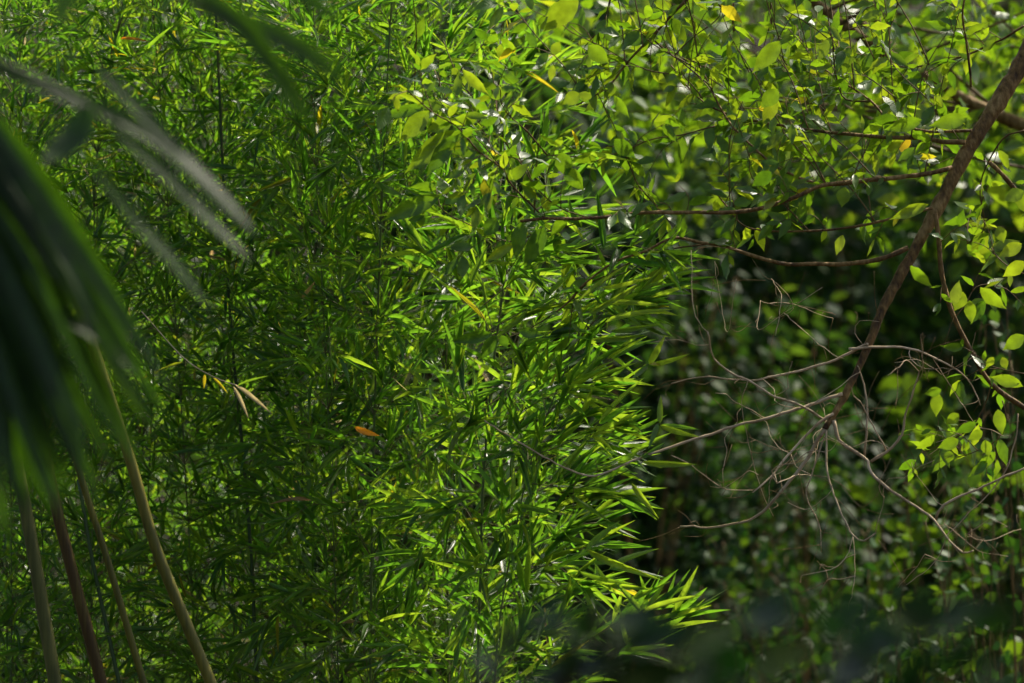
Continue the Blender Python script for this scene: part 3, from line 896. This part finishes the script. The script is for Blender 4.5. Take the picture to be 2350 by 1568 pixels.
ENDS = {}
for br in LEAFY + BARE:
    pts, r0, r1, drift, dens = br
    y0 = ENDS.get(pts[0], depth_near(*pts[0]))
    ys = y0 + drift * np.linspace(0, 1, len(pts)) ** 1.3
    for p, y in zip(pts, ys):
        ENDS.setdefault(p, y)
    w = smooth_path([at(u, v, y) for (u, v), y in zip(pts, ys)], .018)
    j = np.cumsum(rng.normal(size=w.shape), 0) * .0005; j -= np.linspace(0, 1, len(w))[:, None] * j[-1]; j[0] = j[-1] = 0
    w = w + j * (2.6 if br in BARE else 1)
    rad = np.linspace(r0 * .72, r1 * .9, len(w)) * K * 15.2 * (1 + .06 * rng.normal(size=len(w)))
    bare = br in BARE
    tb = Tubes(); tb.add(w, rad, 9 if r0 > 3 else 6)
    tb.build("branch", M_deadwood if bare else M_twig if r0 < 4 else M_bark, tree)
    T = unit(np.gradient(w, axis=0))
    if bare:
        for _ in range(max(3, len(w) // 4)):      # fine dead twiglets
            i = rng.integers(len(w) // 4, len(w))
            d = unit(T[i] + rng.normal(size=3) * .9)
            l = U(.02, .16)
            e = w[i] + d * l
            TW.add(smooth_path([w[i], w[i] + d * l * .5 + rng.normal(size=3) * .007, e + rng.normal(size=3) * .01], .015), np.linspace(.0009, .0005, len(smooth_path([w[i], w[i] + d * l * .5, e], .015))) if False else .0007, 4)
        continue
    i = 4
    side = 1
    while i < len(w):
        prog = i / len(w)
        if U(0, 1) < dens:
            d = unit(T[i] * .6 + np.array([0, U(-.6, .5), U(-.7, .9)]) + rng.normal(size=3) * .35)
            l = U(.05, .17)
            p = smooth_path([w[i], w[i] + d * l * .5 + rng.normal(size=3) * .006, w[i] + unit(d + [0, 0, -.25]) * l], .015)
            TW.add(p, np.linspace(.0013, .0007, len(p)), 4)
            tt = unit(np.gradient(p, axis=0))
            for q in range(1, len(p), 2):
                lat = unit(np.cross(tt[q], [0, 1, 0])) * side
                side = -side
                tree_leaf(p[q], unit(tt[q] * .6 + lat * .8 + [0, U(-.4, .3), U(-.7, .1)]))
            tree_leaf(p[-1], unit(tt[-1] + [0, 0, -.3]))
        if prog > .45 and U(0, 1) < dens * .7:
            tree_leaf(w[i], unit(T[i] * .5 + rng.normal(size=3) * [.6, .4, .5] + [0, 0, -.3]))
        i += rng.integers(2, 4)
o = TW.build("twigs", M_twig, tree); o["kind"] = "stuff"


def big_leaf(a, b, wpx, var, Y=15.1, bend=.1, nrm=(-.1, -.85, -.15)):
    A, B = at(*a, Y), at(*b, Y)
    TL.add(A, unit(B - A), np.array(nrm) + rng.normal(size=3) * .12, np.linalg.norm(B - A), wpx * .85 * K * Y, bend, min(var, .80))


for a, b, w, v in [((985, 255), (912, 330), 52, .6), ((1045, 300), (925, 400), 58, .55), ((1010, 450), (866, 510), 50, .25), ((1040, 275), (972, 305), 40, .5),
                   ((935, 209), (888, 230), 26, .85), ((975, 245), (865, 270), 34, .1), ((1062, 160), (1125, 225), 30, .75), ((1050, 158), (1036, 172), 22, .7),
                   ((1100, 250), (1060, 240), 34, .6), ((1095, 275), (1040, 272), 34, .55), ((1100, 330), (1000, 320), 44, .45), ((1110, 345), (1020, 345), 40, .3),
                   ((1045, 310), (975, 410), 46, .1), ((1250, 450), (1258, 490), 30, .8), ((1225, 425), (1205, 460), 34, .7), ((1290, 350), (1300, 410), 50, .3),
                   ((1300, 385), (1340, 440), 48, .35), ((1180, 560), (1105, 605), 28, .85), ((1200, 510), (1180, 600), 44, .02), ((1250, 520), (1200, 620), 50, .05),
                   ((1140, 500), (1110, 545), 44, .02), ((1130, 765), (1030, 785), 34, .0), ((1140, 770), (1100, 830), 36, .02), ((1150, 770), (1165, 800), 30, .02), ((1190, 760), (1250, 770), 30, .02),
                   ((1325, -10), (1245, 80), 64, .7), ((1300, 10), (1250, 40), 40, .6), ((1270, 150), (1262, 190), 22, .92), ((1265, 105), (1290, 120), 38, .7),
                   ((1330, 215), (1290, 240), 40, .7), ((1350, 105), (1400, 150), 46, .5), ((1345, 210), (1340, 235), 40, .65), ((1410, 220), (1445, 275), 26, .4),
                   ((1410, 320), (1460, 365), 44, .1), ((1790, 95), (1725, 170), 50, .55), ((1785, 205), (1745, 250), 46, .5), ((1780, 220), (1750, 295), 40, .85),
                   ((1770, 395), (1725, 430), 40, .0), ((2115, 275), (2025, 300), 40, .4), ((2220, 270), (2130, 290), 44, .5), ((1935, 540), (1918, 588), 28, .85),
                   ((2130, 470), (2035, 505), 34, .7), ((1940, 430), (1930, 478), 40, .5), ((2190, 700), (2200, 640), 34, .8), ((2250, 660), (2310, 715), 40, .6),
                   ((2210, 670), (2190, 715), 44, .7), ((2225, 690), (2230, 745), 34, .6), ((2090, 610), (2140, 665), 34, .4), ((2350, 440), (2300, 460), 40, .6), ((2330, 440), (2390, 500), 50, .6),
                   ((2345, 560), (2290, 590), 38, .8), ((2350, 600), (2300, 640), 40, .8), ((2290, 520), (2305, 560), 34, .7), ((2350, 770), (2300, 805), 40, .55),
                   ((2160, 895), (2120, 905), 28, .4), ((2150, 900), (2148, 960), 36, .6), ((2200, 950), (2170, 975), 32, .6), ((2290, 940), (2300, 1000), 36, .6), ((2240, 970), (2190, 995), 30, .1),
                   ((2255, 990), (2220, 1010), 30, .6), ((2200, 1010), (2150, 1030), 36, .5), ((2260, 1010), (2270, 1050), 32, .6), ((2180, 1035), (2175, 1065), 30, .5),
                   ((2310, 870), (2350, 890), 30, .6), ((2280, 820), (2262, 845), 22, .8), ((2300, 820), (2310, 850), 24, .8), ((2340, 880), (2270, 865), 36, .6)]:
    big_leaf(a, b, w, v, U(14.95, 15.15), U(0, .2))
BATCHES.append((TL, M_tree, tree, 300, "foliage"))

# a second leafy tree a little behind the first
def back_tree(base, centre, radius, n, label, size, varr, clumps):
    t = thing("broadleaf_tree", base, label, "tree")
    top = np.array(centre)
    p = smooth_path([np.array(base), np.array([base[0] * .9 + top[0] * .1, base[1], 1.8]), top + [.3, 0, -.2], top + [-.5, 0, .4]], .06)
    tb = Tubes(); tb.add(p, np.linspace(.05, .012, len(p)), 10); tb.build("trunk", M_bark, t)
    lv = leaf_cloud(centre, radius, n, size, SMALL_T, ratio=.5, up=.45, clumps=clumps, varr=varr)
    for k in range(16):
        s = p[rng.integers(len(p) // 2, len(p))]; e = top + rand_unit(1)[0] * np.array(radius) * .9
        q = smooth_path([s, (s + e) / 2 + rng.normal(size=3) * .08, e], .05)
        tb = Tubes(); tb.add(q, np.linspace(.007, .002, len(q)), 6); tb.build("branch", M_twig, t)
    BATCHES.append((lv, M_tree, t, 120, "crown"))
    return t


c = at(1950, 60, 17.6)
back_tree((3.4, 17.6, -.12), c, (1.05, .55, .48), 1250, "second broadleaf tree with softer leaves close behind the leaning limb", (.05, .10), (.05, .85), 46)
c = at(2100, 130, 19.8)
back_tree((4.2, 19.8, -.12), c, (1.3, .6, .62), 1700, "third leafy tree, blurred, filling the gaps behind the upper branches", (.06, .12), (.0, .7), 44)

# ------------------------------------------------------------------ palm fronds close by, out of focus
HALF = np.array(unit(np.array(TO_SUN) + np.array([0, -1.0, 0])))


def frond(name, base, label, rachis, leaflets, Y, var=.3):
    t = thing(name, at(*base, Y), label, "palm frond")
    r = smooth_path([at(u, v, Y + d) for u, v, d in rachis], .03)
    tb = Tubes(); tb.add(r, np.linspace(.007, .003, len(r)), 8); tb.build("rachis", M_palmstalk, t)
    for k, (pts, w, tilt) in enumerate(leaflets):
        yy = np.linspace(0, U(-.12, .12), len(pts))
        w3 = smooth_path([at(u, v, Y + y) for (u, v), y in zip(pts, yy)], .02)
        n = len(w3)
        T = unit(np.gradient(w3, axis=0))
        tl = np.linspace(tilt[0], tilt[1], n)[:, None] if isinstance(tilt, tuple) else tilt
        want = unit(HALF * tl + np.array([-.55, -.75, .1]) * (1 - tl))      # tilt 1: turned so that it shines, 0: turned away
        dirw = unit(np.cross(T, want))
        nrm = unit(np.cross(dirw, T))
        nrm = nrm * np.sign((nrm * want).sum(1, keepdims=True))
        s = np.linspace(0, 1, n)
        prof = np.interp(s, [0, .08, .3, .6, .85, 1], [.35, .8, 1, 1, .72, .04]) * w * .5 * K * Y
        V, uv = [], []
        for q in (-1, -.5, 0, .5, 1):
            V.append(w3 + dirw * (prof * q)[:, None] + nrm * (prof * .35 * (abs(q) - .5))[:, None])
            uv.append(np.stack([s, np.full(n, q * .5 + .5)], 1))
        V = np.concatenate(V); uv = np.concatenate(uv)
        L = []
        for b in range(4):
            for i in range(n - 1):
                L += [b * n + i, b * n + i + 1, (b + 1) * n + i + 1, (b + 1) * n + i]
        me = mesh_from("leaflet", V, np.array(L), np.full(4 * (n - 1), 4), M_palm, uv=uv, var=np.full(len(V), U(0, .6)))
        add_mesh("leaflet", me, t)
    return t


M_palmstalk = wood_material("palm_stalk", [(.3, (.02, .035, .01)), (.7, (.05, .07, .02))], rough=.45, bump=.1)
PY = 10.4
frond("palm_frond", (-330, 40), "blurred palm frond with grey shining leaflets sweeping across the bamboo",
      [(-330, 40, .1), (-150, 95, .05), (20, 150, 0), (150, 215, 0), (240, 270, 0)],
      [([(-60, 130), (70, 185), (200, 238), (330, 300), (420, 370), (510, 465), (592, 545)], 40, (.35, .74)),
       ([(225, 150), (300, 230), (390, 330), (500, 440), (585, 532)], 34, (.60, .95)),
       ([(250, 275), (320, 345), (400, 420), (480, 505), (578, 598)], 36, (.55, 1.0)),
       ([(215, 380), (270, 455), (330, 530), (400, 605), (482, 712)], 34, (.7, .92)),
       ([(200, 240), (185, 300), (150, 340), (98, 372)], 84, .1)], PY)
frond("palm_frond", (420, -260), "dark blurred palm frond hanging in from the top edge",
      [(420, -260, .1), (410, -120, .05), (430, -20, 0), (470, 20, 0)],
      [([(400, -30), (560, 55), (640, 85), (720, 130), (800, 200)], 52, .3),
       ([(470, -20), (560, 60), (620, 140), (670, 210), (715, 290)], 46, .25),
       ([(250, -160), (190, -60), (150, 10), (138, 62)], 80, .05),
       ([(620, -120), (680, -40), (740, 20), (790, 50)], 40, .2)], PY - .2)
BLADES = []
TIPS = np.array([(395, 925), (372, 1000), (340, 1015), (300, 1060), (262, 1105), (228, 1125), (190, 1150), (150, 1185), (95, 1190), (45, 1195), (10, 1225)], float)
for k in range(30):
    f = k / 29
    q = f * (len(TIPS) - 1); a_ = int(min(q, len(TIPS) - 2))
    tip = TIPS[a_] + (TIPS[a_ + 1] - TIPS[a_]) * (q - a_) + rng.normal(size=2) * [10, 22] - [0, 60 * (k % 2)]
    st = np.array([-110 - 60 * f, 150 + 520 * f]) + rng.normal(size=2) * 12
    d = tip - st
    bow = np.array([d[1], -d[0]]) / np.linalg.norm(d) * (45 + 25 * rng.normal())
    BLADES.append(([tuple(st + d * g + bow * math.sin(g * math.pi) * (1.1 - g)) for g in (0, .2, .4, .6, .8, 1)], U(26, 40), (U(.0, .35), U(.0, .4)) if k % 4 else (.4, .62)))
frond("palm_frond", (-420, 60), "large dark palm frond whose drooping leaflets fill the picture's edge",
      [(-420, 60, .1), (-300, 120, .05), (-180, 220, 0), (-90, 330, 0), (-30, 450, 0)],
      BLADES + [
       ([(-180, 590), (0, 665), (100, 705), (200, 760), (290, 830), (340, 890)], 34, (.6, .75)),
       ([(-120, 200), (-20, 330), (60, 450), (130, 560), (180, 650), (225, 760)], 36, (.5, .74)),
       ([(-110, 250), (-30, 360), (30, 470), (90, 570), (130, 650)], 34, (.5, .74)),
       ([(-120, 380), (-20, 560), (60, 720), (120, 860), (170, 960), (200, 1060)], 36, (.4, .64)),
       ([(-150, 700), (-60, 900), (-20, 1000), (0, 1120), (5, 1230)], 50, .0)], PY + .15)

# ------------------------------------------------------------------ glossy dark shrub right before the lens, out of focus
sb = at(1900, 1900, 8.4); sb[2] = -.02
fs = thing("foreground_shrub", (sb[0], sb[1], -.1), "very blurred dark glossy leaves along the bottom edge, nearest the viewer", "shrub")
FL = Leaves(BROAD_T)
stem_paths = [[(1900, 2600), (1880, 2000), (1800, 1650), (1560, 1520), (1330, 1470), (1190, 1430)],
              [(1900, 2600), (1890, 1950), (1900, 1640), (1930, 1480), (1900, 1420)],
              [(1900, 2600), (1930, 1950), (2060, 1600), (2180, 1430), (2250, 1390)],
              [(1900, 2600), (1960, 1980), (2200, 1700), (2330, 1560)],
              [(1900, 2600), (1850, 1980), (1650, 1700), (1480, 1560)]]
for sp in stem_paths:
    p = smooth_path([np.array([sb[0], sb[1], -.1])] + [at(u, v, 8.4 + U(-.15, .2)) for u, v in sp[1:]], .03)
    tb = Tubes(); tb.add(p, np.linspace(.006, .002, len(p)), 6); tb.build("stem", M_palmstalk, fs)
for a, b, w, v in [((1250, 1440), (1160, 1490), 90, .2), ((1200, 1480), (1120, 1540), 80, .3), ((1240, 1500), (1170, 1580), 90, .2), ((1340, 1540), (1220, 1560), 90, .3), ((1300, 1430), (1230, 1390), 80, .3), ((1380, 1470), (1330, 1400), 90, .4), ((1420, 1560), (1300, 1520), 100, .3), ((1500, 1470), (1420, 1400), 90, .5), ((1290, 1470), (1400, 1420), 80, .2), ((1340, 1490), (1300, 1590), 100, .1), ((1420, 1500), (1560, 1440), 100, .3), ((1480, 1540), (1390, 1600), 110, .2),
                   ((1560, 1520), (1700, 1430), 110, .9), ((1640, 1540), (1560, 1620), 110, .4), ((1700, 1560), (1600, 1470), 110, .2), ((1730, 1560), (1860, 1480), 120, .8), ((1800, 1600), (1700, 1650), 110, .2),
                   ((1820, 1440), (1720, 1390), 100, .5), ((1890, 1450), (1990, 1400), 100, .9), ((1930, 1470), (1840, 1380), 90, .2), ((1950, 1480), (2070, 1480), 100, .4), ((2040, 1460), (2140, 1400), 100, .9),
                   ((2120, 1450), (2260, 1400), 100, .8), ((2150, 1440), (2060, 1370), 90, .3), ((2150, 1520), (2050, 1580), 110, .2), ((2230, 1400), (2330, 1430), 80, .5), ((2120, 1540), (2230, 1510), 100, .2),
                   ((2290, 1580), (2200, 1540), 110, .3), ((2010, 1570), (1930, 1500), 100, .3), ((1900, 1600), (1980, 1560), 110, .3), ((1540, 1600), (1450, 1530), 110, .4)]:
    A, B = at(*a, 8.4 + U(-.2, .2)), at(*b, 8.4 + U(-.2, .2))
    FL.add(A, unit(B - A), np.array([U(-.95, -.5), U(-.75, -.3), U(.4, .8)]), np.linalg.norm(B - A) * 1.2, w * 1.2 * K * 8.4, U(0, .12), v)
BATCHES.append((FL, M_dark, fs, 300, "foliage"))

flush_leaves()
